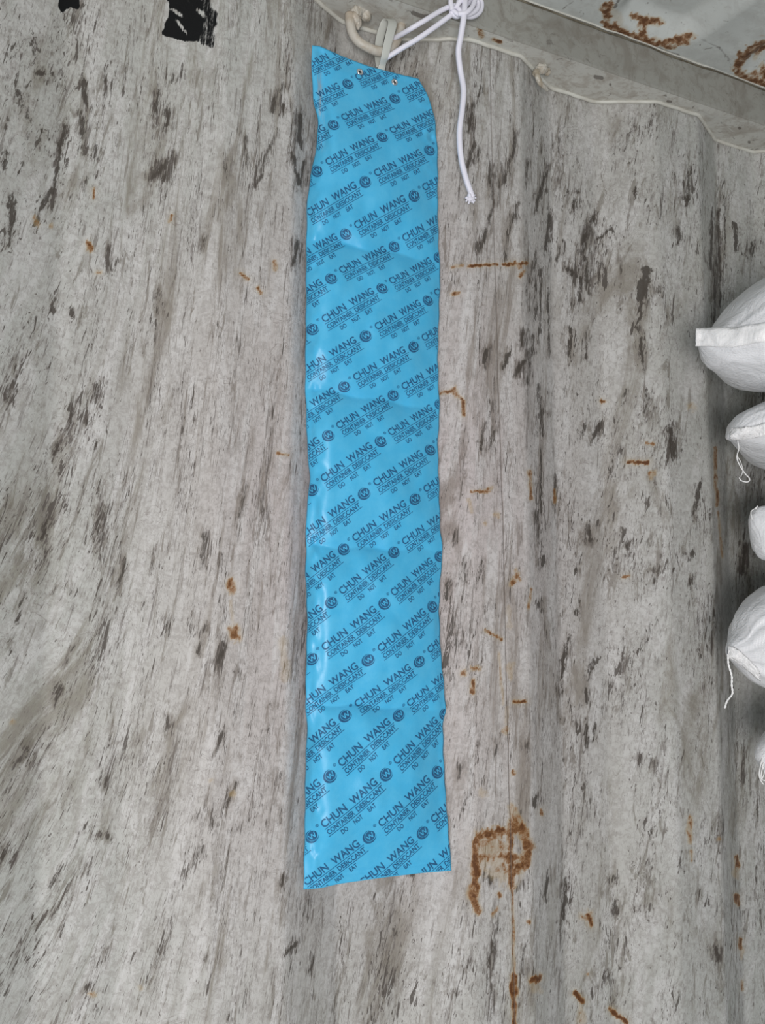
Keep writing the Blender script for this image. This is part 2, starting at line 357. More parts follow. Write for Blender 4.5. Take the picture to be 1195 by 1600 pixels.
# scrapes: (points, width, strength), read on the wall face
DK = [
 ([(130,126),(135,165)],12,1),([(128,173),(129,236)],8,.8),([(165,106),(163,173)],6,.8),([(60,114),(72,114)],11,.9),([(83,118)],14,.9),
 ([(100,197),(90,252),(84,291),(63,326),(51,350)],12,.85),([(24,138),(37,169),(51,197)],12,.55),([(20,310),(16,385)],17,.95),([(10,236),(2,268)],9,.8),
 ([(260,169),(262,189),(252,204)],12,.9),([(269,244),(256,260),(236,280)],9,.95),([(260,264),(252,289)],8,.8),([(248,142),(242,181)],6,.8),
 ([(271,114),(267,130)],5,.9),([(285,98),(277,142)],6,.8),([(429,150),(425,173)],11,.9),([(444,165),(444,173)],11,.9),([(446,134),(432,146)],4,.7),
 ([(433,205),(413,252),(398,293)],5,.8),([(413,262),(398,294)],8,.9),([(454,236),(468,291)],7,.95),([(384,212),(385,256)],5,.8),([(151,224),(150,252)],8,.8),
 ([(138,275),(130,295)],7,.8),([(212,146),(214,185)],7,.55),([(169,385),(173,425)],4,.9),([(246,448),(246,488)],8,.7),([(92,452),(77,491)],5,.7),
 ([(342,311),(332,342)],5,.8),([(330,358),(315,385)],5,.8),([(110,480),(112,494)],9,.85),([(350,244),(354,283)],6,.8),([(464,374),(458,417)],6,.9),
 ([(470,180),(468,232)],9,.9),([(474,250),(470,300)],8,.8),([(55,60),(50,85)],8,.5),([(56,55),(52,120)],4,.6),([(106,80),(100,100)],5,.6),
 ([(30,60),(15,100)],9,.45),([(48,200),(30,240)],10,.5),([(60,215),(72,240)],9,.5),([(44,250),(20,275)],12,.6),([(75,215),(60,200)],6,.6),
 ([(20,600),(8,635)],9,.8),([(153,600),(145,624)],7,.85),([(112,624),(110,675)],9,.8),([(136,650),(137,664)],8,.8),([(96,675),(83,718)],5,.8),
 ([(149,687),(147,705)],10,.7),([(77,792),(65,843)],7,.9),([(159,793),(151,836)],7,.9),([(161,832),(153,871)],5,.7),([(196,870),(185,926)],4,.8),
 ([(238,855),(236,895)],5,.6),([(387,757),(368,824)],9,.6),([(320,832),(316,883)],9,.8),([(344,867),(346,895)],7,.7),([(301,962),(297,993)],6,.9),
 ([(320,977),(310,1021)],8,.9),([(265,966),(263,993)],6,.8),([(352,1005),(338,1048)],8,.95),([(18,1000),(14,1025)],9,.7),([(118,1005),(98,1044)],6,.75),
 ([(98,1068),(86,1095)],12,1),([(85,1064),(85,1080)],8,.85),([(39,926),(24,977)],7,.6),([(114,915),(110,930)],7,.6),([(375,1045),(373,1058)],4,.7),
 ([(266,1117),(259,1142)],7,.95),([(349,1142),(335,1180)],9,.95),([(165,1213),(161,1230)],7,.8),([(100,1351),(75,1389)],8,.9),([(146,1338),(134,1393)],7,.6),
 ([(148,1268),(109,1325)],8,.35),([(155,1303)],12,1),([(169,1307)],7,1),([(318,1322),(291,1368)],5,.95),([(370,1221),(353,1263)],5,.9),
 ([(333,1276),(330,1292)],7,.85),([(370,1292),(370,1298)],6,.95),([(4,1322),(4,1343)],10,.95),([(23,1338),(22,1355)],5,.8),([(44,1163),(42,1192)],7,.7),
 ([(439,1205),(431,1226)],7,.7),([(437,1260),(437,1280)],5,.8),([(441,1368),(439,1385)],6,.85),([(172,1477),(151,1514)],5,.5),([(215,1489),(199,1512)],4,.6),
 ([(159,1418),(126,1460)],6,.4),([(464,1472),(448,1489)],8,.85),([(291,1548),(268,1581)],3,.6),([(268,1451),(251,1489)],3,.6),([(155,1573),(153,1585)],6,.8),
 ([(136,1539),(133,1548)],6,.8),([(360,1581),(356,1595)],6,.7),([(31,1489),(8,1556)],9,.5),([(318,1497)],6,.8),([(52,1430),(54,1445)],7,.6),
 ([(115,1220),(98,1260)],8,.5),([(90,1300),(68,1340)],7,.4),([(140,1160),(146,1190)],5,.5),([(403,1360),(399,1375)],5,.5),([(478,1320),(470,1370)],5,.6),
 ([(484,1395),(470,1440)],5,.6),([(490,1490),(484,1520)],6,.7),([(370,1100),(362,1140)],8,.5),([(86,1100),(84,1104)],6,.8),([(425,1100),(423,1102)],6,.7),
 ([(739,160),(730,208)],10,.7),([(753,135),(747,152)],6,.7),([(740,228),(732,262)],8,.85),([(750,232),(746,246)],5,.8),([(803,202),(801,236),(786,288)],7,.85),([(768,258),(764,279),(772,314),(749,391)],7,.8),
 ([(811,314),(794,365),(790,408)],5,.85),([(760,360),(748,390)],9,.85),([(854,266),(840,314),(838,331)],6,.9),([(857,335),(852,391)],7,.9),
 ([(824,253),(822,290)],4,.7),([(874,383),(870,408)],7,.9),([(899,310),(896,326)],10,.7),([(928,335),(913,374),(908,408)],10,.75),
 ([(883,417),(904,434),(906,469)],10,.9),([(915,400),(915,452)],9,.7),([(934,374),(954,357),(964,374)],6,.8),([(992,292),(992,309)],6,.9),
 ([(1079,266),(1074,314)],5,.8),([(1073,308),(1073,314)],8,.9),([(1003,469),(1001,495),(992,508),(1001,529),(1005,577)],6,.9),([(1059,352),(1061,383)],9,.65),
 ([(938,420),(934,447)],6,.6),([(1033,450),(1033,458)],7,.8),([(891,516),(891,564)],8,.8),([(915,516),(917,560)],6,.8),([(796,551),(788,577)],9,.95),
 ([(818,564),(801,590)],9,.95),([(762,547),(755,568)],8,.9),([(818,516),(814,542)],5,.9),([(1146,348),(1150,391)],9,.7),([(1175,380),(1173,400)],10,.6),
 ([(1112,330),(1110,420)],5,.8),([(1122,330),(1126,480)],4,.8),([(1118,400),(1116,520)],6,.7),([(1130,300),(1134,420)],4,.6),([(836,390),(838,500)],6,.6),([(846,420),(842,540)],5,.7),([(832,520),(824,600)],9,.7),([(856,450),(858,560)],4,.7),
 ([(757,660),(751,703)],7,.8),([(770,673),(766,703)],6,.8),([(939,660),(921,693)],9,.95),([(913,665),(906,690)],5,.8),([(977,609),(973,622)],6,.8),
 ([(1012,609),(1010,647)],7,.7),([(1048,669),(1051,716)],11,.85),([(1092,755),(1085,807)],7,.85),([(919,820),(923,846)],10,.95),([(973,833),(982,859)],7,.9),
 ([(1081,860),(1081,870)],8,1),([(1079,902),(1079,912)],8,1),([(1025,893),(1020,917)],9,.75),([(898,888),(898,898)],7,.9),([(904,940),(902,960)],12,.6),
 ([(891,992),(880,1031),(878,1083)],5,.85),([(844,940),(844,950)],8,.85),([(727,876),(727,910)],4,.8),([(751,876),(745,919)],5,.85),([(701,906),(697,936)],7,.8),
 ([(712,828),(710,854)],7,.7),([(975,1030),(975,1052)],10,.65),([(926,1031),(919,1065)],9,.7),([(1025,1033),(1023,1042)],8,.8),([(1163,854),(1161,893)],5,.9),
 ([(848,870),(847,884)],7,.9),([(917,1075),(916,1100)],5,.9),([(1012,985),(1006,1015)],6,.6),([(843,600),(846,680)],9,.6),([(846,700),(845,800)],5,.7),([(866,740),(867,800)],4,.7),([(838,800),(843,850)],6,.7),
 ([(917,1130),(915,1169)],7,.9),([(784,1147),(773,1182)],5,.6),([(837,1242),(835,1264)],6,.9),([(717,1190),(717,1216)],9,.7),([(727,1246),(721,1277)],5,.85),
 ([(822,1160),(822,1168)],5,.8),([(960,1367),(958,1380)],7,.9),([(962,1406),(964,1428)],5,.9),([(1033,1340),(1030,1410)],34,.22),([(882,1380),(880,1436)],9,.8),
 ([(781,1423),(764,1509)],5,.7),([(764,1498),(764,1510)],8,.8),([(732,1500),(728,1515)],7,.7),([(712,1550),(712,1558)],8,.9),([(857,1359),(852,1402)],4,.8),
 ([(1120,1475),(1120,1501)],6,.85),([(1094,1392),(1094,1402)],5,.9),([(1107,1405),(1107,1415)],5,.9),([(1018,1293),(1018,1303)],5,.8),([(646,1364),(646,1374)],8,1),
 ([(768,1368),(767,1382)],9,.95),([(806,1390),(815,1378)],3,.8),([(951,1520),(960,1570)],4,.7),([(930,1130),(926,1160)],5,.7),([(1000,1180),(998,1190)],4,.9),([(1021,1188),(1021,1195)],4,.9),
]
HALO = np.zeros_like(PX)
for pts, wd, s in DK:
    stroke(DARK, PX, PY, pts, wd*0.85, s, nz=(NZ, NZ2)); stroke(HALO, PX, PY, pts, wd*1.6+5, s, soft=7, nz=(NZ, NZ2))
polyfill(DARK, PX, PY, [(1001,411),(1020,421),(1010,467),(992,469)], 0.95, nz=(NZ, NZ2))
polyfill(BLACK, PX, PY, [(300,-50),(325,-50),(330,0),(340,24),(338,77),(316,72),(304,66)], 0.58, nz=(NZ, NZ2))
polyfill(BLACK, PX, PY, [(262,-50),(308,-50),(312,0),(318,30),(306,66),(291,65),(252,55),(262,20)], 0.85, nz=(NZ, NZ2))
polyfill(BLACK, PX, PY, [(252,55),(265,18),(285,28),(300,64)], 1.0)
polyfill(BLACK, PX, PY, [(83,-30),(135,-30),(126,4),(121,17),(111,9),(103,14),(97,22)], 0.95, nz=(NZ, NZ2))
for pts, wd in (([(275,30),(293,55)],5),([(269,14),(286,27)],5),([(308,14),(318,26)],4),([(296,2),(302,10)],2)):
    K = np.zeros_like(PX); stroke(K, PX, PY, pts, wd, 1, soft=1.0); BLACK *= (1-K)
def blur(A):
    for ax in (0, 1): A = (np.roll(A, 1, ax)+2*A+np.roll(A, -1, ax))/4
    return A
BLACK = blur(BLACK); DARK = blur(DARK)
RS = [
 ([(362,912),(363,922)],14,.85),([(366,985),(367,994)],13,.9),([(360,940),(366,980)],5,.3),([(136,380),(140,388)],9,.7),([(146,295),(147,308)],3,.9),([(429,408),(430,420)],7,.6),
 ([(376,427),(388,437)],4,.9),([(403,450),(409,458)],5,.8),([(152,426),(156,426)],4,.8),([(433,708),(450,711)],3,.7),([(444,1000),(446,1060)],12,.28),([(268,336),(266,345)],4,.8),
 ([(364,1240)],9,.5),([(330,1219)],7,.35),([(140,1552),(148,1556)],6,.5),([(218,1542)],8,.3),([(80,352)],6,.6),([(53,340),(56,350)],8,.5),([(20,1128)],7,.4),
 ([(706,417),(723,415)],4,.75),([(732,416),(777,413)],2.6,.95),([(786,414),(822,411)],4,1),([(804,410),(812,418)],5,.8),([(707,459),(716,459)],5,.7),([(812,432),(818,424)],5,.7),
 ([(686,615),(708,611),(723,626),(725,650)],4,.85),([(708,608),(714,616)],7,.8),([(941,627)],6,.9),([(980,722),(1012,723)],4.5,1.15),([(1010,692),(1020,694)],4,.6),([(1018,740)],11,.55),
 ([(736,768),(766,768)],4,.65),([(732,780),(737,800)],4,.4),([(758,770),(768,762)],5,.7),([(827,738),(829,778)],6,.6),([(757,818)],6,.6),([(776,805)],7,.6),([(800,912),(809,897)],7,.7),([(806,890),(812,906)],4,.6),([(830,920),(826,950)],4,.5),
 ([(758,985),(783,999)],3,.9),([(725,1051)],8,.95),([(740,1044),(750,1045)],7,.6),([(739,1064),(738,1082)],5,.9),([(803,1097),(820,1096)],4,1.1),([(973,902),(982,900)],3,.8),([(797,1040),(797,1060)],10,.35),([(796,950),(796,980)],8,.25),
 ([(1117,700),(1120,790)],5,.65),([(1122,800),(1128,870)],3,.5),([(1080,635)],13,.35),([(866,766),(867,785)],4,.6),([(780,1020),(786,1100)],4,.4),
 ([(742,1315),(753,1303),(783,1300),(814,1294)],12,.85),([(814,1290),(827,1324),(818,1354),(798,1361)],12,.8),([(742,1315),(745,1359),(738,1397),(746,1422)],11,.85),([(796,1285),(798,1385)],9,.85),
 ([(749,1341),(779,1337),(818,1341)],10,.72),([(760,1320),(800,1345)],38,.42),([(765,1345),(790,1370)],28,.35),([(800,1262),(812,1300)],11,.55),([(790,1141)],9,.6),([(801,1208)],9,.6),([(755,1238)],12,.35),([(846,1266),(846,1271)],5,.9),([(792,1105),(790,1130)],5,.3),
 ([(803,1525),(803,1560)],9,.85),([(803,1560),(804,1610)],8,.8),([(831,1532),(843,1528)],9,1.0),([(836,1545)],16,.3),([(826,1440)],7,.65),([(919,1430),(924,1446)],5,1),([(918,1434)],18,.4),([(800,1385),(803,1520)],4,.6),([(779,1398)],8,.5),([(770,1430),(776,1420)],6,.4),
 ([(900,1553),(911,1565)],7,1.1),([(907,1575),(908,1598)],12,.35),([(954,1578),(978,1597)],6,1.15),([(1079,1277),(1077,1315)],7,.62),([(1079,1330),(1080,1345)],5,.4),([(1124,1311)],8,.45),([(1149,1340),(1151,1352)],7,.9),([(1150,1358),(1149,1370)],8,.4),
 ([(1151,1400),(1153,1410)],7,.95),([(1156,1468),(1156,1482)],6,.9),([(1158,1485),(1158,1495)],7,.4),([(1160,1534),(1160,1546)],5,.6),([(917,1522)],4,.7),
]
for pts, wd, s in RS: stroke(RUST, PX, PY, pts, wd*1.5+7, s*0.16, taper=False, soft=10)
for pts, wd, s in RS: stroke(RUST, PX, PY, pts, wd*0.9, s*1.05, taper=False, soft=max(2.2, wd*0.5), nz=(NZ, NZ2))
# scrape and dirt density per region, with shade beside the sacks painted in
def g(cx, cy, sx, sy): return np.exp(-((PX-cx)/sx)**2-((PY-cy)/sy)**2)
DENS = 0.40+0.45*g(50, 250, 100, 190)+0.28*g(440, 320, 70, 240)+0.42*g(900, 470, 110, 150)+0.38*g(790, 330, 70, 170)-0.40*g(330, 60, 170, 70)
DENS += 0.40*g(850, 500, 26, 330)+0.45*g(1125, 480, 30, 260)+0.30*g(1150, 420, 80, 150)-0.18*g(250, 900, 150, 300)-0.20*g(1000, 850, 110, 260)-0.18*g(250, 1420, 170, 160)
DENS += 0.16*g(60, 1300, 130, 260)+0.18*g(130, 520, 200, 120)+0.2*g(460, 700, 16, 900)+0.15*g(600, 1500, 240, 80)+0.18*g(850, 1100, 14, 500)
DENS -= 0.55*(1-sstep(0, 110, PY-(CY-800+(PX-597)*0.355+45)))*sstep(430, 520, PX)
qd = np.mod(XX-X_EDGE, PER)
DENS += 0.26*sstep(-0.003, 0.004, qd)*(1-sstep(0.058, 0.070, qd))*sstep(90, 260, PY)+0.25*g(1190, 560, 60, 500)+0.5*g(1165, 420, 55, 150)  # right-edge terms put the sacks' shade into the wall as extra dirt
DENS = np.clip(DENS, 0, 1)
PINK = np.clip(0.05+0.85*g(600, 850, 330, 620)+0.15*(noise2(XX*8, ZZ*5, 8)-0.5), 0, 1)  # lens colour shading put into the paint, pinker towards the centre
# scrapes lean: more at the lower left, hardly on the right
lean = lambda x, z: (0.12+0.34*(1-sstep(0.1, 0.42, x))*(1-sstep(-0.35, 0.45, z))+0.10*(1-sstep(0.45, 0.62, x)))
step = 0.02; STX = XX.copy(); zz_t = np.arange(-1.2, 0.9, step)
xg = np.linspace(-0.8, 1.8, 90); cum = np.cumsum(np.stack([lean(xg, z)*step for z in zz_t], 1), 1)
ci = np.clip((XX+0.8)/2.6*89, 0, 88.999); cj = np.clip((ZZ+1.2)/step, 0, len(zz_t)-1.001)
i0 = ci.astype(int); j0 = cj.astype(int); fi = ci-i0; fj = cj-j0
K = cum[i0, j0]*(1-fi)*(1-fj)+cum[i0+1, j0]*fi*(1-fj)+cum[i0, j0+1]*(1-fi)*fj+cum[i0+1, j0+1]*fi*fj
ST = np.stack([XX-K, np.zeros_like(XX), ZZ], -1)
me = grid_mesh('wall_back', PW)
def set_attr(me, name, A):
    a = me.attributes.new(name, 'FLOAT_VECTOR' if A.ndim == 3 else 'FLOAT', 'POINT')
    a.data.foreach_set('vector' if A.ndim == 3 else 'value', A.reshape(-1).astype(np.float32))
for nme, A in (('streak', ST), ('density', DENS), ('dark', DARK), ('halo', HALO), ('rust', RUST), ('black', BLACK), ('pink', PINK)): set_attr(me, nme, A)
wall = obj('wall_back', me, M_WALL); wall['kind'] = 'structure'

# ------------------------------------------------------------------ top rail: underside ledge, face, bead, roof
Y_RAIL = -0.021
Z_TOP = float(on_y(1000, 66, Y_RAIL)[2])
lx = np.arange(-0.1, 1.25, 0.002); lx = np.concatenate([[-0.7, -0.4], lx, [1.5, 1.7]])
tt = np.linspace(0, 1, 26)
yb = wall_y(lx)
LP = np.stack([np.stack([lx, Y_RAIL+(yb+0.002-Y_RAIL)*t, np.full_like(lx, Z_LEDGE)-0.0007*np.sin(math.pi*t)*noise2(lx*40, lx*0+t*3, 2)], -1) for t in tt], 1)
me = grid_mesh('trim_1', LP); qx, qy = project(LP)
RU = np.zeros_like(qx); DKL = np.zeros_like(qx)
for pts, wd, s in (([(748,38),(752,56)],8,.7),([(744,22),(750,34)],5,.8),([(771,62),(782,66)],4,.9)): stroke(RU, qx, qy, pts, wd, s, taper=False, soft=3)
for pts, wd, s in (([(645,20),(660,26)],6,1),([(663,24),(676,26)],4,.8),([(930,120),(940,122)],6,.9),([(953,132)],4,.8),([(1043,158),(1048,159)],3,.9),([(790,60),(800,64)],5,.5),([(1155,200)],4,.8),([(1170,222)],4,.8)): stroke(DKL, qx, qy, pts, wd, s, taper=False, soft=2)
set_attr(me, 'rust', RU); set_attr(me, 'dark', DKL)
o = obj('trim_1', me, M_LEDGE); o['kind'] = 'structure'
# rail face with a rounded lower arris, closed behind
bm = bmesh.new()
prof = [(0.075, Z_LEDGE+0.004), (0.075, Z_TOP), (Y_RAIL, Z_TOP), (Y_RAIL, Z_LEDGE+0.004), (Y_RAIL+0.001, Z_LEDGE+0.0012), (Y_RAIL+0.003, Z_LEDGE+0.0003), (0.075, Z_LEDGE+0.0003)]
xr = np.linspace(-0.7, 1.7, 120); rows = []
for x in xr:
    j = (noise2(np.array([x*9]), np.array([0.3]), 4)[0]-0.5)*0.0016
    rows.append([bm.verts.new((x, y+(j if y < 0 else 0), z)) for y, z in prof])
for a, b in zip(rows[:-1], rows[1:]):
    for k in range(len(prof)): bm.faces.new((a[k], a[(k+1) % len(prof)], b[(k+1) % len(prof)], b[k]))
bm.faces.new(rows[0]); bm.faces.new(rows[-1][::-1])
bmesh.ops.recalc_face_normals(bm, faces=bm.faces)
o = obj('trim_2', bm, M_RAIL, smooth=False); o['kind'] = 'structure'
# pale weld bead that follows the joint of wall and ledge
bm = bmesh.new()
p = np.stack([lx[2:-2], wall_y(lx[2:-2])-0.0015, np.full(len(lx)-4, Z_LEDGE-0.0008)], 1)
p[:, 2] += (noise2(p[:, 0]*90, p[:, 0]*0, 6)-0.5)*0.0012
tube(bm, p[::2], 0.0024, 8); o = obj('trim_3', bm, M_BEAD); o['kind'] = 'structure'
# bead between rail and roof
bm = bmesh.new()
x_ = np.arange(-0.1, 1.25, 0.006)
p = np.stack([x_, np.full_like(x_, Y_RAIL-0.001)+(noise2(x_*30, x_*0, 9)-0.5)*0.001, np.full_like(x_, Z_TOP-0.0005)+(noise2(x_*45, x_*0, 10)-0.5)*0.002], 1)
tube(bm, p, 0.0011+0*x_[:1].repeat(6), 8); o = obj('trim_4', bm, M_BEAD); o['kind'] = 'structure'
bm = bmesh.new()
p2 = p.copy(); p2[:, 1] += 0.0006; p2[:, 2] -= 0.0019+0.0012*(noise2(p[:, 0]*25, p[:, 0]*0, 13))
tube(bm, p2, 0.0009, 6); o = obj('trim_5', bm, M_JOINT); o['kind'] = 'structure'
# roof sheet with shallow pans that end short of the rail
RX0 = 0.668; RPER = 0.209
rx = np.concatenate([np.linspace(-0.7, 0.45, 60, endpoint=False), np.arange(0.45, 1.25, 0.0022), np.linspace(1.26, 1.7, 20)])
ry = np.concatenate([[0.06], -np.arange(0.016, 0.40, 0.0022), -np.linspace(0.42, 0.62, 8)])
AX, AY = np.meshgrid(rx, ry, indexing='ij')
q = np.mod(AX-RX0, RPER); dist = Y_RAIL-AY
across = sstep(0, 0.030, q)*(1-sstep(0.105, 0.140, q))
endr = sstep(0.002, 0.040, dist-0.020*(np.abs(q-0.07)/0.07)**2)
AZ = Z_TOP+0.0005+0.020*across*endr-0.001*noise2(AX*20, AY*20, 2)
RP = np.stack([AX, AY, AZ], -1); me = grid_mesh('ceiling', RP); qx, qy = project(RP)
RU = np.zeros_like(qx); DKR = np.zeros_like(qx)
nzr = (noise2(qx/5, qy/5, 21)-0.5, noise2(qx/5, qy/5, 22)-0.5)
for pts, wd, s in (([(952,10),(946,24),(950,40),(970,51),(1000,62),(1030,69),(1060,65),(1078,55)],14,0.92),([(990,24),(1005,30),(1034,35)],8,.9),([(1000,30),(1006,46),(1002,56)],12,.8),([(1012,34),(1030,36)],8,.7),
                   ([(960,20),(975,50)],10,.3),([(1192,68),(1160,88),(1152,104),(1156,118),(1180,128),(1215,140)],14,0.92),([(1185,80),(1180,92)],4,.5),([(1175,118),(1195,112)],10,.7),([(1190,105),(1200,120)],9,.8)):
    stroke(RU, qx, qy, pts, wd, s, taper=False, soft=4, nz=nzr)
for pts, wd, s in (([(1095,62),(1125,75),(1140,95),(1142,112)],3,.5),([(968,-2),(960,12)],4,.8),([(1008,68),(1030,76),(1060,86)],3,.6),([(1120,0),(1135,12)],9,.35),([(880,14),(895,2)],2,.6)):
    stroke(DKR, qx, qy, pts, wd, s, taper=False, soft=2, nz=nzr)
set_attr(me, 'rust', RU); set_attr(me, 'dark', DKR)
o = obj('ceiling', me, M_ROOF); o['kind'] = 'structure'

# ------------------------------------------------------------------ desiccant bag
LE = np.array([(487,60),(487,120),(490,160),(497,190),(495,225),(487,265),(480,310),(478,400),(478,480),(477,560),(477,612),(480,700),(484,745),(482,770),(478,810),(478,860),(477,900),(480,960),(478,1050),(477,1104),(480,1130),(477,1200),(476,1300),(474,1392)], float)
RE = np.array([(650,60),(653,122),(665,143),(673,160),(680,190),(684,240),(684,330),(686,400),(688,425),(685,520),(684,560),(686,620),(687,645),(684,690),(686,760),(688,830),(692,858),(688,905),(686,950),(688,1010),(694,1075),(697,1108),(692,1130),(693,1180),(697,1250),(703,1330),(706,1365)], float)
TE = np.array([(480,70),(500,72),(535,88),(575,103),(620,115),(655,123),(700,150)], float)
BE = np.array([(470,1390),(500,1388),(530,1381),(600,1371),(660,1364),(710,1360)], float)
def sm(A, q, s=4):
    return sum(np.interp(q+d, A[:, 0], A[:, 1]) for d in (-s, 0, s))/3
Lx = lambda y: sm(LE[:, ::-1], y, 6)+0.5*np.sin(np.asarray(y)/9.0)
Rx = lambda y: sm(RE[:, ::-1], y, 6)+0.5*np.sin(np.asarray(y)/7.0)
Ty = lambda x: sm(TE, x); By = lambda x: sm(BE, x)
CREASE = [((478, 372), (690, 410)), ((478, 606), (688, 641)), ((478, 853), (690, 861)), ((478, 1099), (696, 1109))]
BASE_Y = 0.004
def depth(px, py):
    """world y of the bag's front film at a pixel"""
    px = np.asarray(px, float); py = np.asarray(py, float)
    u = np.clip((px-Lx(py))/(Rx(py)-Lx(py)), 0, 1)
    tv = np.clip(py-Ty(px), 0, 2000); bv = np.clip(By(px)-py, 0, 2000)
    T = 0.0200*(1-np.clip(1-u/0.20, 0, 1)**2.2)*(1-np.clip((u-0.55)/0.45, 0, 1)**2.4)
    T = T*(0.86+0.14*np.cos((u-0.3)*2.2))
    end = (0.18+0.82*sstep(0, 170, tv))*sstep(-6, 26, tv)*(0.10+0.90*sstep(8, 110, bv))
    k = np.ones_like(px)
    for (x0, y0), (x1, y1) in CREASE:
        yc = y0+(y1-y0)*(px-x0)/(x1-x0)+2.5*np.sin(px/13.0+y0)
        d = py-yc
        k -= 0.62*np.exp(-np.clip(-d, 0, 999)/55.0)*(d < 0)+0.62*np.exp(-np.clip(d, 0, 999)/24.0)*(d >= 0)
    wr = (noise2(px/46.0+py/150.0, py/75.0, 31)-0.5)*0.0040+(noise2(px/19.0, py/34.0+px/60.0, 32)-0.5)*0.0017
    dg = (py-px*0.9)/38.0
    wr += 0.0008*np.sin(dg*2+4*noise2(px/60, py/90, 35))*sstep(0, 0.12, u)
    # crinkled left gusset and the crushed top corner
    gus = np.exp(-((u-0.07)/0.05)**2)*(noise2(px/12.0, py/16.0, 33)-0.5)*0.0035
    top = np.exp(-((px-505)/9.0)**2)*np.exp(-((py-165)/75.0)**2)*-0.004
    rt = np.exp(-((px-672)/16.0)**2)*np.exp(-((py-195)/50.0)**2)*(noise2(px/9.0, py/9.0, 36)-0.5)*0.008
    hem = -0.0012*np.exp(-((bv-15)/4.0)**2)
    edge = sstep(0, 0.07, u)*(1-sstep(0.95, 1.0, u))*sstep(0, 10, tv)*sstep(0, 6, bv)
    return BASE_Y-0.0012-(T*end*k)-(wr*(0.3+0.7*end)+gus+top+rt+hem)*edge
nu, nv = 110, 560
U, V = np.meshgrid(np.linspace(0, 1, nu), np.linspace(0, 1, nv), indexing='ij')
bx_, by_ = 480+200*U, 70+1300*V
for _ in range(30):
    bx_ = Lx(by_)+U*(Rx(by_)-Lx(by_)); by_ = Ty(bx_)+V*(By(bx_)-Ty(bx_))
FR = on_y(bx_, by_, depth(bx_, by_))
BK = FR.copy(); ed = np.minimum(np.minimum(U, 1-U)*8, np.minimum(V, 1-V)*40); ed = np.clip(ed, 0, 1)
ANCH = Vector(on_y(598, 90, BASE_Y))
bag = thing('desiccant_bag', 'long blue printed desiccant bag hanging by its top corner against the scuffed wall', 'desiccant bag', (0, 0, 0))
bk = on_y(bx_, by_, np.full_like(bx_, BASE_Y)); bk[..., 1] += 0.004*sstep(0, 1, ed)
bk[0] = FR[0]; bk[-1] = FR[-1]; bk[:, 0] = FR[:, 0]; bk[:, -1] = FR[:, -1]
def joined(A, B):
    n = A.shape[0]*A.shape[1]; m = grid_mesh('film', A); b2 = grid_mesh('film_b', B[::-1])
    bm = bmesh.new(); bm.from_mesh(m); bm.from_mesh(b2); bpy.data.meshes.remove(m); bpy.data.meshes.remove(b2)
    bmesh.ops.remove_doubles(bm, verts=[v for v in bm.verts if v.is_boundary], dist=1e-6)
    bmesh.ops.recalc_face_normals(bm, faces=bm.faces); return bm
fb = joined(FR, bk)
me = bpy.data.meshes.new('film'); fb.to_mesh(me); fb.free()
co = np.zeros(len(me.vertices)*3, np.float32); me.vertices.foreach_get('co', co); co = co.reshape(-1, 3)
fx, fy = project(co.astype(float))
SF = 1.1*np.exp(-((fx-(500+np.clip(fy-150, -60, 60)*0.06))/3.6)**2)*sstep(95, 120, fy)*(1-sstep(205, 245, fy))*noise2(fx/3, fy/8, 3)
set_attr(me, 'scuff', SF)
film = obj('film', me, M_FILM, bag)

# printed pattern: where each roundel sits (row, column) -> spot on the film
LOG = {(0,0):(543.9,130.4),(1,0):(521.3,194.3),(2,0):(495.7,266.6),(1,1):(617.1,153.6),(2,1):(597.5,213.3),(3,1):(571,283.1),(4,1):(540.3,365.4),(5,1):(517.7,434.4),(6,1):(488.3,513.8),
 (3,2):(671.3,234.3),(4,2):(647.8,305.1),(5,2):(616.2,385),(6,2):(597.5,449.6),(7,2):(572,524.3),(8,2):(537.9,603.7),(9,2):(512.9,679.8),(10,2):(488,764.6),
 (6,3):(686,401.8),(7,3):(668.9,468.8),(8,3):(647.1,541),(9,3):(614.5,617.2),(10,3):(595.3,689),(11,3):(569.3,770.5),(12,3):(537.2,857.5),(13,3):(518.2,940.6),(14,3):(487.3,1029),
 (10,4):(687.4,631.3),(11,4):(672.6,702.4),(12,4):(649.3,779.1),(13,4):(615.6,862.2),(14,4):(600.9,942.3),(15,4):(575.7,1030.9),(16,4):(539.1,1117.7),(17,4):(515.7,1212.3),(18,4):(487.1,1306.5),
 (14,5):(687.3,868.6),(15,5):(676.2,947),(16,5):(656,1033.3),(17,5):(623.2,1116.9),(18,5):(603.6,1209.3),(19,5):(577.5,1307.2),(18,6):(694.7,1115.1),(19,6):(684,1205.5),(20,6):(660.9,1300.2)}
ij = np.array(list(LOG.keys()), float); pq = np.array(list(LOG.values()), float)
flat = lambda a: np.stack([a[:, 1]*105-a[:, 0]*28, -a[:, 1]*64+a[:, 0]*79], 1)/100.0   # rough isometric coordinates
C0 = flat(ij); n0 = len(C0)
def kern(a, b):
    r2 = ((a[:, None]-b[None])**2).sum(-1); return np.where(r2 > 0, r2*np.log(r2+1e-12)*0.5, 0)
A_ = np.zeros((n0+3, n0+3)); A_[:n0, :n0] = kern(C0, C0)+0.02*np.eye(n0); Pm = np.c_[np.ones(n0), C0]; A_[:n0, n0:] = Pm; A_[n0:, :n0] = Pm.T
W_ = np.linalg.solve(A_, np.r_[pq, np.zeros((3, 2))])
def lattice(i, j):
    c = flat(np.stack([i, j], 1)); return kern(c, C0) @ W_[:n0]+np.c_[np.ones(len(c)), c] @ W_[n0:]
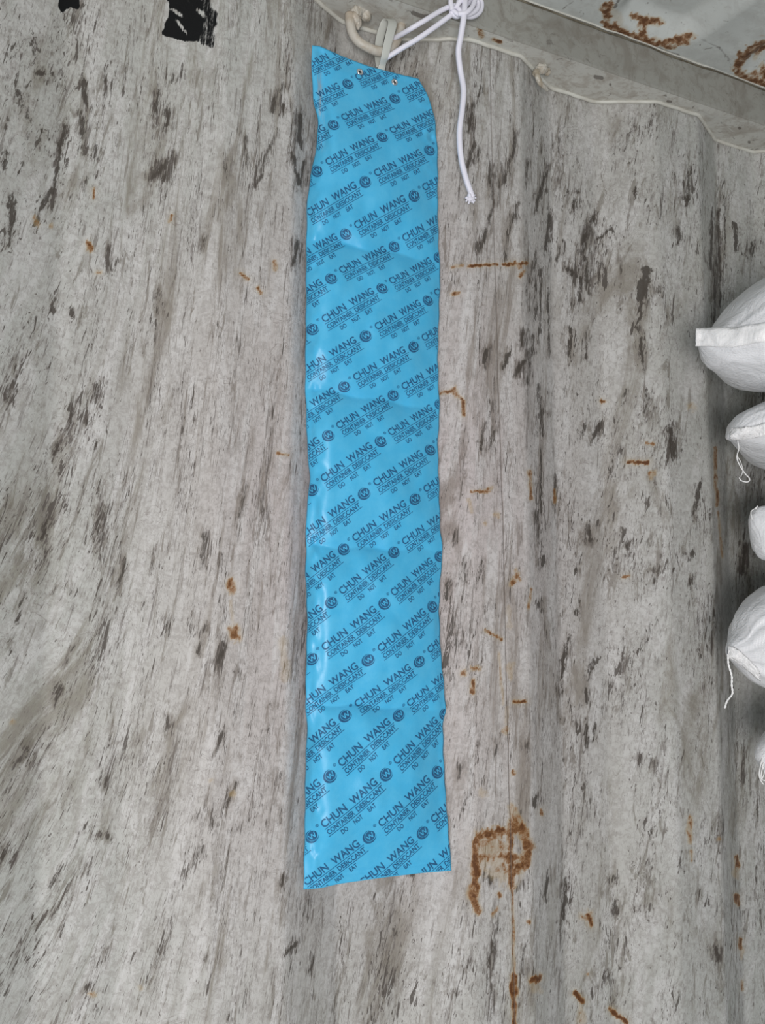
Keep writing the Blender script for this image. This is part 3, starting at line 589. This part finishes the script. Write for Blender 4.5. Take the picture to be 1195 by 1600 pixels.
def text_tris(body, x0, x1, cap, base, off=0.012):
    """flat triangles of a line of lettering fitted to x0..x1, cap height and baseline (t grows downward)"""
    cu = bpy.data.curves.new('t', 'FONT'); cu.body = body; cu.size = 1; cu.resolution_u = 3; cu.space_word = 1.0; cu.offset = off
    ob = bpy.data.objects.new('t', cu); COL.objects.link(ob)
    dg = bpy.context.evaluated_depsgraph_get(); m = bpy.data.meshes.new_from_object(ob.evaluated_get(dg))
    v = np.array([q.co[:2] for q in m.vertices]); m.calc_loop_triangles()
    tr = np.array([l.vertices[:] for l in m.loop_triangles])
    bpy.data.objects.remove(ob); bpy.data.curves.remove(cu); bpy.data.meshes.remove(m)
    hmin, hmax = v[:, 0].min(), v[:, 0].max(); top = v[:, 1].max()
    v = np.stack([x0+(v[:, 0]-hmin)/(hmax-hmin)*(x1-x0), base-v[:, 1]/top*cap], 1)
    return v[tr]
def disc_tris(cx, cy, r0, r1, a0=0, a1=360, n=28, c2=None):
    T = []
    for k in range(n):
        a, b = R(a0+(a1-a0)*k/n), R(a0+(a1-a0)*(k+1)/n)
        P = lambda r, t: (cx+r*math.cos(t), cy+r*math.sin(t))
        if r0 <= 0: T.append([(cx, cy), P(r1, a), P(r1, b)])
        else:
            rr0a = r0; T += [[P(rr0a, a), P(r1, a), P(r1, b)], [P(rr0a, a), P(r1, b), P(rr0a, b)]]
    return np.array(T)
def crescent(cx, cy, r, ox, oy, r2, n=32):
    """part of disc (cx,cy,r) outside the disc (ox,oy,r2), as a fan of quads"""
    T = []; pts = []
    for k in range(n+1):
        a = 2*math.pi*k/n; p = (cx+r*math.cos(a), cy+r*math.sin(a))
        dx, dy = p[0]-ox, p[1]-oy; d = math.hypot(dx, dy)
        pts.append((p, (ox+dx/d*r2, oy+dy/d*r2)) if d > r2 else None)
    for a, b in zip(pts[:-1], pts[1:]):
        if a and b: T += [[a[0], b[0], b[1]], [a[0], b[1], a[1]]]
    return np.array(T)
def bar(x0, x1, y, h, n=16):
    T = []
    for k in range(n):
        a, b = x0+(x1-x0)*k/n, x0+(x1-x0)*(k+1)/n
        T += [[(a, y), (b, y), (b, y+h)], [(a, y), (b, y+h), (a, y+h)]]
    return np.array(T)
def poly_line(pts, w):
    T = []
    for (a, b) in zip(pts[:-1], pts[1:]):
        a, b = np.array(a), np.array(b); d = (b-a)/np.linalg.norm(b-a); nn = np.array([-d[1], d[0]])*w/2
        T += [[a+nn, b+nn, b-nn], [a+nn, b-nn, a-nn]]
    return np.array(T)
ink = np.concatenate([
    text_tris('CHUN', 0.150, 0.460, 0.094, 0.014, 0.018), text_tris('WANG', 0.530, 0.870, 0.094, 0.014, 0.018),
    text_tris('CONTAINER', 0.150, 0.495, 0.060, 0.112, 0.02), text_tris('DESICCANT', 0.530, 0.885, 0.060, 0.112, 0.02),
    text_tris('DO', 0.268, 0.345, 0.054, 0.206, 0.02), text_tris('NOT', 0.430, 0.535, 0.054, 0.206, 0.02), text_tris('EAT', 0.620, 0.715, 0.054, 0.206, 0.02),
    bar(0.150, 0.900, 0.030, 0.007), bar(0.135, 0.900, 0.126, 0.007),
    disc_tris(0.006, 0.0, 0, 0.057), crescent(-0.004, 0.004, 0.076, 0.008, 0.0, 0.066),
    disc_tris(0.108, -0.062, 0.013, 0.0175, n=14), text_tris('R', 0.102, 0.115, 0.016, -0.054)])
wht = poly_line([(-0.032, -0.030), (-0.014, 0.030), (0.006, -0.026), (0.026, 0.030), (0.044, -0.030)], 0.0105)
def place(tris, i, j):
    s = tris[..., 0].ravel(); t = tris[..., 1].ravel()
    return lattice(i+2.325*t, j+s+1.23*t).reshape(-1, 3, 2)
def refine(T, L=5.0):
    out = []
    while len(T):
        e = np.stack([np.hypot(*(T[:, (k+1) % 3]-T[:, k]).T) for k in range(3)], 1); m = e.max(1) > L
        out.append(T[~m]); T = T[m]; e = e[m]
        if not len(T): break
        k = e.argmax(1); r = np.arange(len(T)); a, b, c = T[r, k], T[r, (k+1) % 3], T[r, (k+2) % 3]; mid = (a+b)/2
        T = np.concatenate([np.stack([a, mid, c], 1), np.stack([mid, b, c], 1)])
    return np.concatenate(out)
def clip(T):
    """cut triangles off at the bag's outline"""
    P = T.reshape(-1, 2)
    def fs(p):
        u = (p[:, 0]-Lx(p[:, 1]))/(Rx(p[:, 1])-Lx(p[:, 1]))
        return np.stack([u-0.006, 0.994-u, (p[:, 1]-Ty(p[:, 0])-1.2)/100, (By(p[:, 0])-p[:, 1]-1.5)/100], 1)
    V_ = fs(P).reshape(-1, 3, 4); out = [T[k] for k in np.where((V_ > 0).all((1, 2)))[0]]
    part = np.where(~(V_ > 0).all((1, 2)) & (V_ > 0).any(1).all(1))[0]
    for k in part:
        poly = [(T[k][a], V_[k][a]) for a in range(3)]
        for c in range(4):
            q = []
            for a in range(len(poly)):
                (p, f), (p2, f2) = poly[a], poly[(a+1) % len(poly)]
                if f[c] > 0: q.append((p, f))
                if (f[c] > 0) != (f2[c] > 0):
                    t = f[c]/(f[c]-f2[c]); q.append((p+(p2-p)*t, f+(f2-f)*t))
            poly = q
            if len(poly) < 3: break
        if len(poly) >= 3: out.append(np.array([p for p, _ in poly]))
    return out
polys = []
for i in range(-4, 26):
    for j in range(-3, 10):
        c = lattice(np.array([float(i)]), np.array([float(j)]))[0]
        if not (330 < c[0] < 740 and 30 < c[1] < 1500): continue
        for tr, mi in ((ink, 0), (wht, 1)):
            for p in clip(refine(place(tr, i, j))): polys.append((p, mi))
allp = np.concatenate([p for p, _ in polys]); lift = np.concatenate([np.full(len(p), 0.00045 if mi == 0 else 0.0007) for p, mi in polys])
co3 = on_y(allp[:, 0], allp[:, 1], depth(allp[:, 0], allp[:, 1])-lift)
me = bpy.data.meshes.new('printed_lettering'); fc = []; k = 0
for p, _ in polys: fc.append(tuple(range(k, k+len(p)))); k += len(p)
me.from_pydata([tuple(c) for c in co3], [], fc)
print_o = obj('printed_lettering', me, [M_INK, M_FILM_FLAT], bag, smooth=False)
me.polygons.foreach_set('material_index', [m for _, m in polys])
print_o['label'] = 'dark blue repeated lettering and roundels'

# eyelets
for ex, ey in ((562, 113), (616, 129)):
    c = on_y(ex, ey, depth(ex, ey)); bm = bmesh.new()
    prof = [(0.0013, 0.0002), (0.0014, -0.0010), (0.0022, -0.0017), (0.0032, -0.0014), (0.0038, -0.0004), (0.0039, 0.0006)]
    rows = [[bm.verts.new((c[0]+r*math.cos(a), c[1]+y, c[2]+r*math.sin(a))) for a in np.linspace(0, 2*math.pi, 24, endpoint=False)] for r, y in prof]
    for a, b in zip(rows[:-1], rows[1:]):
        for k in range(24): bm.faces.new((a[k], a[(k+1) % 24], b[(k+1) % 24], b[k]))
    bmesh.ops.recalc_face_normals(bm, faces=bm.faces)
    e = obj('eyelet', bm, M_STEEL, bag); e['label'] = 'small bright steel eyelet'
    bm = bmesh.new(); vs = [bm.verts.new((c[0]+0.0014*math.cos(a), c[1]-0.0007, c[2]+0.0014*math.sin(a))) for a in np.linspace(0, 2*math.pi, 16, endpoint=False)]
    bm.faces.new(vs); h = obj('eyelet_hole', bm, M_HOLE, e)
# milky plastic hanging strap folded over the ring: part of the bag
def ribbon(bm, pts, wpx, th):
    """pts: pixel x, y, depth; strap width in metres across"""
    C = np.array([on_y(a, b, c) for a, b, c in pts]); C = catmull(C, 10)
    T = np.gradient(C, axis=0); T /= np.linalg.norm(T, axis=1)[:, None]
    Wd = np.interp(np.linspace(0, 1, len(C)), np.linspace(0, 1, len(wpx)), wpx); rows = []
    for c, t, w_ in zip(C, T, Wd):
        side = np.array([0.93, 0.0, 0.30]); side -= t*(side @ t); side /= np.linalg.norm(side); nn = np.cross(t, side)
        rows.append([bm.verts.new(c+side*w_/2*a+nn*th/2*b) for a, b in ((-1, -0.6), (-0.9, -1), (0.9, -1), (1, -0.6), (1, 0.6), (0.9, 1), (-0.9, 1), (-1, 0.6))])
    for a, b in zip(rows[:-1], rows[1:]):
        for k in range(8): bm.faces.new((a[k], a[(k+1) % 8], b[(k+1) % 8], b[k]))
    bm.faces.new(rows[0][::-1]); bm.faces.new(rows[-1])
    bmesh.ops.recalc_face_normals(bm, faces=bm.faces)
bm = bmesh.new()
ribbon(bm, [(594,116,0.0030),(597,103,0.0022),(601,88,-0.0062),(605,70,-0.0085),(610,50,-0.0080),(613,36,-0.0040),(609,30,0.003),(602,33,0.009),(597,46,0.0135),(593,62,0.0155),(591,80,0.015),(592,94,0.010),(594,106,0.0056)], [0.0075,0.008,0.0085,0.009,0.0095,0.0095,0.009,0.009,0.009,0.009,0.009], 0.0011)
st = obj('hanging_strap', bm, M_STRAP, bag); st['label'] = 'milky plastic strap looped over the ring'

# ------------------------------------------------------------------ lashing ring
ring = thing('lashing_ring', 'pale painted bent steel lashing ring under the rail above the blue bag', 'lashing ring', (0, 0, 0))
bm = bmesh.new()
P = [(546,22,0.012),(547,36,0.011),(550,50,0.009),(558,63,0.006),(572,73,0.004),(590,80,0.004),(604,79,0.004),(617,68,0.006),(624,52,0.010),(628,34,0.013)]
tube(bm, resample(catmull(np.array([on_y(a, b, c) for a, b, c in P]), 8), 0.0015), 0.0050, 14); obj('ring_rod', bm, M_ROD, ring)
bm = bmesh.new()
for k, (a, b, c, r, s) in enumerate(((565,12,0.010,0.0085,(1.1,.8,1.0)),(556,20,0.010,0.0065,(1,1,1)),(572,24,0.012,0.0050,(1,1,1.1)),(562,3,0.012,0.0065,(1.2,1,.8)))): blob(bm, on_y(a, b, c), r, 3, 0.35, k, s)
obj('weld_lump', bm, M_WELD, ring)
bm = bmesh.new()
for k, (a, b, c, r, s) in enumerate(((554,30,0.012,0.0065,(1,1,1)),(559,38,0.013,0.0045,(.8,1,1.1)))): blob(bm, on_y(a, b, c), r, 3, 0.35, k+4, s)
obj('weld_lump', bm, M_ROD, ring)
bm = bmesh.new()
for k, (a, b, c, r, s) in enumerate(((626,31,0.016,0.0075,(1.3,1,.8)),(636,35,0.016,0.0055,(1.2,1,1)))): blob(bm, on_y(a, b, c), r, 3, 0.3, k+8, s)
obj('weld_lump', bm, M_WELD, ring)
# second ring's stub further along the rail
lug = thing('lashing_lug', 'small white painted hooked lug under the rail right of the white cord', 'lug', (0, 0, 0))
bm = bmesh.new()
for k, (a, b, c, r, s) in enumerate(((846,108,0.002,0.0060,(1.3,1,.9)),(838,114,0.001,0.0045,(1,1,1)),(855,112,0.004,0.0042,(1,1,1)))): blob(bm, on_y(a, b, c), r, 3, 0.35, k+20, s)
obj('weld_lump', bm, M_WELD, lug)
bm = bmesh.new(); tube(bm, catmull(np.array([on_y(a, b, c) for a, b, c in ((838,112,0.0),(840,121,-0.001),(844,130,0.0),(850,136,0.003),(855,141,0.008))]), 8), [0.0034,0.0032,0.0026,0.0018], 10)
obj('hook', bm, M_WELD, lug)

# ------------------------------------------------------------------ white cord
cord = thing('cord', 'white braided cord with a frayed end dangling beside the blue bag', 'cord', (0, 0, 0))
def cordline(pts, r, name, n=10, braid=0.07):
    C = resample(catmull(np.array([on_y(a, b, c) for a, b, c in pts]), n), 0.0008)
    bm = bmesh.new(); tube(bm, C, r, 14, braid, 0.0042); return obj(name, bm, M_CORD, cord)
rc = 0.0030
cordline([(609,70,0.018),(606,66,0.014),(612,62,0.006),(630,52,-0.012),(645,43,-0.024),(665,31,-0.030),(690,16,-0.032),(708,9,-0.033),(716,12,-0.033)], 0.0025, 'strand')
cordline([(596,88,0.013),(600,92,0.004),(606,89,-0.003),(625,77,-0.012),(655,59,-0.024),(685,38,-0.030),(704,24,-0.033),(714,18,-0.033)], 0.0026, 'strand')
cordline([(727,-60,-0.038),(727,-20,-0.040),(726,6,-0.042),(724,30,-0.042),(720,55,-0.036),(716,80,-0.028),(719,110,-0.021),(724,140,-0.020),(722,170,-0.018),(718,200,-0.017),(718,225,-0.016),(721,252,-0.014),(728,280,-0.012),(735,300,-0.010),(738,308,-0.009)], rc*1.05, 'tail', 8)
# knot: turns of cord wound round each other
bm = bmesh.new(); kc = on_y(712, 19, -0.034)
for a0, tilt, rr in ((0, 0.3, 0.0048), (1.6, -0.7, 0.0046), (0.8, 1.3, 0.0044)):
    cc = []
    for a in np.linspace(0, 2*math.pi, 30):
        p = np.array([rr*math.cos(a), 0.0035*math.sin(a*1.0+a0), rr*math.sin(a)])
        c_, s_ = math.cos(tilt), math.sin(tilt); cc.append(kc+np.array([p[0]*c_-p[1]*s_, p[0]*s_+p[1]*c_, p[2]]))
    tube(bm, resample(np.array(cc), 0.0007), 0.0023, 10, 0.07, 0.004)
obj('knot', bm, M_CORD, cord)
for pts in ([(712,12,-.037),(722,-2,-.041),(736,-8,-.041),(746,2,-.037),(745,14,-.037),(733,22,-.038),(718,22,-.038)],
            [(714,16,-.033),(728,8,-.031),(744,-6,-.029),(752,4,-.029),(750,18,-.031),(738,26,-.033),(722,24,-.034)],
            [(716,22,-.041),(728,20,-.045),(738,10,-.045),(742,-6,-.043),(736,-22,-.041),(728,-30,-.039)],
            [(706,16,-.037),(704,2,-.037),(707,-12,-.037),(712,-30,-.037)], [(714,12,-.033),(718,-6,-.032),(722,-30,-.031)]):
    cordline(pts, 0.0026, 'loop')
bm = bmesh.new(); ec = on_y(735, 309, -0.009)
for a0, tilt, rr in ((0, 0.5, 0.0032), (1.4, -0.8, 0.0030)):
    cc = [ec+np.array([rr*math.cos(a), 0.0022*math.sin(a+a0), rr*0.8*math.sin(a+tilt)]) for a in np.linspace(0, 2*math.pi, 24)]
    tube(bm, resample(np.array(cc), 0.0007), 0.0021, 10, 0.08, 0.004)
for tx, ty in ((728, 314), (732, 318), (742, 314), (744, 309), (740, 317), (727, 309), (743, 304)):
    e = on_y(tx, ty, -0.009+random.uniform(-.002, .002)); tube(bm, np.linspace(ec, e, 5)+np.array([[0, 0, 0.0006*math.sin(k)] for k in range(5)]), [0.0015, 0.0009], 6)
obj('end_knot', bm, M_CORD, cord)

# ------------------------------------------------------------------ stack of white woven sacks at the right
AXD = np.array([math.cos(R(15)), -math.sin(R(15)), 0.0]); PN = np.array([math.sin(R(15)), math.cos(R(15)), 0.0])
def make_sack(label, yc, prof, seed, full, length=0.52, hem=None, threads=(), wrinkle=0.004):
    """prof: rows (px x, top y, bottom y) of the end in view; it grows on to a full sack to the right"""
    T0 = on_y(prof[0][0], (prof[0][1]+prof[0][2])/2, yc)
    a_ = []; zt = []; zb = []
    for x, t, b in prof:
        Pt = on_plane(x, t, T0, PN); Pb = on_plane(x, b, T0, PN)
        a_.append((Pt-T0) @ AXD); zt.append(Pt[2]); zb.append(Pb[2])
    a1 = a_[-1]; H = 0.058; zc1 = (zt[-1]+zb[-1])/2; zc = zc1
    h1 = (zt[-1]-zb[-1])/2; H = max(H, h1)
    ft = on_plane(1215, full[0], T0, PN)[2]; fb_ = on_plane(1215, full[1], T0, PN)[2]; fm = (ft+fb_)/2
    for k, f in ((0.06, 0.8), (0.12, 1.0), (length-0.12, 1.0), (length-0.04, 0.7), (length, 0.15)):
        if k < 0.2: zt.append(zt[len(prof)-1]*(1-f)+ft*f); zb.append(zb[len(prof)-1]*(1-f)+fb_*f)
        else: zt.append(fm+(ft-fm)*f); zb.append(fm+(fb_-fm)*f)
        a_.append(a1+k)
    a_ = np.array(a_); zt = np.array(zt); zb = np.array(zb)
    na, ns = 150, 72
    s = np.concatenate([np.linspace(0, a1*1.15, 90), np.linspace(a1*1.17, a_[-1], na-90)])
    Zt = sum(np.interp(s+d, a_, zt) for d in (-.002, 0, .002))/3; Zb = sum(np.interp(s+d, a_, zb) for d in (-.002, 0, .002))/3
    Wd = np.minimum(0.006+0.9*s**0.9*1.0, 0.105)*np.clip((a_[-1]-s)/0.06, 0.08, 1)**0.5
    G = np.zeros((na, ns, 3))
    for i in range(na):
        for k in range(ns):
            an = 2*math.pi*k/ns; ca, sa = math.cos(an), math.sin(an); e = 0.85
            dy = Wd[i]*abs(ca)**e*math.copysign(1, ca); dz = (Zt[i]-Zb[i])/2*abs(sa)**e*math.copysign(1, sa)
            G[i, k] = T0+AXD*s[i]+PN*dy*1.0+np.array([0, 0, (Zt[i]+Zb[i])/2-T0[2]+dz])
    an = np.arange(ns)/ns*2*math.pi
    S2, A2 = np.meshgrid(s, an, indexing='ij')
    rad = G-np.repeat((T0+AXD*s[:, None]+np.stack([0*s, 0*s, (Zt+Zb)/2-T0[2]], 1))[:, None], ns, 1)
    nr = rad/(np.linalg.norm(rad, axis=2, keepdims=True)+1e-9)
    c_, s_ = np.cos(A2), np.sin(A2)
    fold = np.abs(noise2(S2*16+c_*2.2+seed, s_*3.2+c_+seed, seed)-0.5)*2+0.5*(noise2(S2*40+s_*3, c_*7+seed+S2*10, seed+2))
    rayf = np.abs(np.sin(A2*5+seed+3*noise2(S2*9, s_*2, seed+5)))*np.exp(-S2/0.07)
    amp = wrinkle*np.clip(S2/0.03, 0.1, 1)
    env = np.clip(np.abs(s_)*1.0, 0, 1)**4                                   # keep the outline in view
    G -= nr*(amp*(fold*0.9+rayf*0.8)*(1-0.75*env))[..., None]
    root = thing('white_sack', label, 'sack', (0, 0, 0), 'white woven sacks stacked at the right')
    me = grid_mesh('sack_body', np.concatenate([G.transpose(1, 0, 2), G.transpose(1, 0, 2)[:1]], 0))
    bm = bmesh.new(); bm.from_mesh(me); bpy.data.meshes.remove(me); bmesh.ops.remove_doubles(bm, verts=bm.verts, dist=1e-6)
    bmesh.ops.holes_fill(bm, edges=[e for e in bm.edges if e.is_boundary], sides=0); bmesh.ops.recalc_face_normals(bm, faces=bm.faces)
    obj('sack_body', bm, M_SACK, root)
    def surf(px, py, off=0.0012):                                             # point on the near side of the sack
        best = None
        Pp = on_plane(px, py, T0, PN); s0 = (Pp-T0) @ AXD
        for dlt in np.linspace(0.0, 0.12, 49):
            Q = on_plane(px, py, T0-PN*dlt, PN); a = (Q-T0) @ AXD
            zt_, zb_, w_ = np.interp(a, s, Zt), np.interp(a, s, Zb), np.interp(a, s, Wd)
            rz = np.clip(abs(Q[2]-(zt_+zb_)/2)/max((zt_-zb_)/2, 1e-4), 0, 1)
            lim = w_*(1-rz**(2/0.85))**(0.85/2) if a > 0 else 0
            if dlt >= lim-0.0005: best = Q; break
        if best is None: best = Q
        return best-PN*off
    if hem:
        # stitched hem folded flat at the tip: outline rows (px x, y top, y bottom) with real thickness
        bm = bmesh.new(); rows = []
        hx = np.linspace(hem[0][0], hem[-1][0], 26)
        ht = np.interp(hx, [q[0] for q in hem], [q[1] for q in hem]); hb = np.interp(hx, [q[0] for q in hem], [q[2] for q in hem])
        for k, (x, t, b) in enumerate(zip(hx, ht, hb)):
            col = []
            for m in np.linspace(0, 1, 9):
                q = surf(x+0.8*math.sin(m*9), t+(b-t)*m, 0.0016+0.0008*math.sin(k*0.9+m*4)); col.append(q)
            rows.append([bm.verts.new(q) for q in col]+[bm.verts.new(q+PN*0.0016) for q in col[::-1]])
        for a, b in zip(rows[:-1], rows[1:]):
            for k in range(18): bm.faces.new((a[k], a[(k+1) % 18], b[(k+1) % 18], b[k]))
        bm.faces.new(rows[0][::-1]); bm.faces.new(rows[-1]); bmesh.ops.recalc_face_normals(bm, faces=bm.faces)
        h = obj('stitched_hem', bm, M_HEM, root); h['label'] = 'folded stitched end tape'
    for name, pts, r in threads:
        bm = bmesh.new(); C = resample(catmull(np.array([on_plane(a, b, T0-PN*c, PN) for a, b, c in pts]), 8), 0.0012)
        if name == 'twisted_string':
            for ph in (0, math.pi):
                tt_ = np.arange(len(C))*0.9+ph; D = C+np.stack([np.cos(tt_)*r*0.7, 0*tt_, np.sin(tt_)*r*0.3], 1); tube(bm, D, r*0.8, 8)
        else: tube(bm, C, r, 8)
        obj(name, bm, M_THREAD, root)
    return root
make_sack('topmost white woven sack of the right stack, its square end flap pointing left', -0.10,
  [(1094,515,539),(1104,513,553),(1115,512,571),(1121,510,575),(1133,493,580),(1146,474,586),(1163,457,593),(1180,443,600),(1195,432,603),(1215,424,606)], 3, (418,604),
  hem=[(1086,514,541),(1118,512,542),(1145,513,543),(1175,508,537),(1210,502,532)])
make_sack('second white sack from the top, with a loose thread loop under its short flap', -0.10,
  [(1138,681,686),(1144,666,688),(1152,652,690),(1160,644,694),(1175,636,703),(1195,627,713),(1220,616,724)], 5, (614,748),
  hem=[(1140,670,686),(1155,668,689),(1178,666,685),(1205,658,678)],
  threads=[('loose_thread', [(1152,688,.004),(1154,700,.006),(1151,715,.008),(1156,728,.008),(1164,740,.008),(1171,748,.008),(1168,753,.008),(1158,751,.008),(1154,745,.008)], 0.0006),
           ('loose_thread', [(1151,712,.007),(1157,722,.007),(1160,735,.006),(1157,746,.006)], 0.0004)])
make_sack('small blunt tip of white sack in the middle of the right stack', -0.10,
  [(1174,808,820),(1177,798,838),(1183,792,862),(1190,790,873),(1200,789,877),(1220,786,880)], 9, (756,894),
  threads=[('loose_thread', [(1175,812,.004),(1173,800,.005),(1180,794,.004),(1184,790,.004),(1180,796,.003)], 0.0005)])
make_sack('lower white sack with a twisted string hanging from its crumpled tip', -0.10,
  [(1138,1009,1028),(1146,997,1034),(1154,986,1042),(1160,961,1050),(1166,949,1058),(1178,937,1069),(1195,923,1077),(1220,910,1086)], 12, (904,1090), wrinkle=0.007,
  hem=[(1136,1009,1027),(1146,1011,1033),(1158,1020,1040),(1172,1034,1052),(1186,1050,1064)],
  threads=[('twisted_string', [(1137,1022,.006),(1138,1038,.008),(1143,1056,.009),(1143,1070,.009),(1144,1084,.009),(1136,1095,.009),(1132,1107,.009)], 0.0009)])
make_sack('lowest white sack at the right edge with tangled threads at its tip', -0.10,
  [(1184,1180,1188),(1188,1166,1196),(1195,1158,1206),(1208,1148,1214),(1225,1140,1222)], 15, (1104,1262),
  threads=[('loose_thread', [(1192,1180,.006),(1188,1196,.008),(1186,1212,.008),(1190,1222,.008),(1194,1226,.008)], 0.0006),
           ('loose_thread', [(1195,1186,.006),(1191,1200,.008),(1189,1216,.008),(1196,1220,.008)], 0.0006),
           ('loose_thread', [(1198,1178,.006),(1190,1190,.008),(1194,1206,.008),(1190,1218,.008)], 0.0005)])
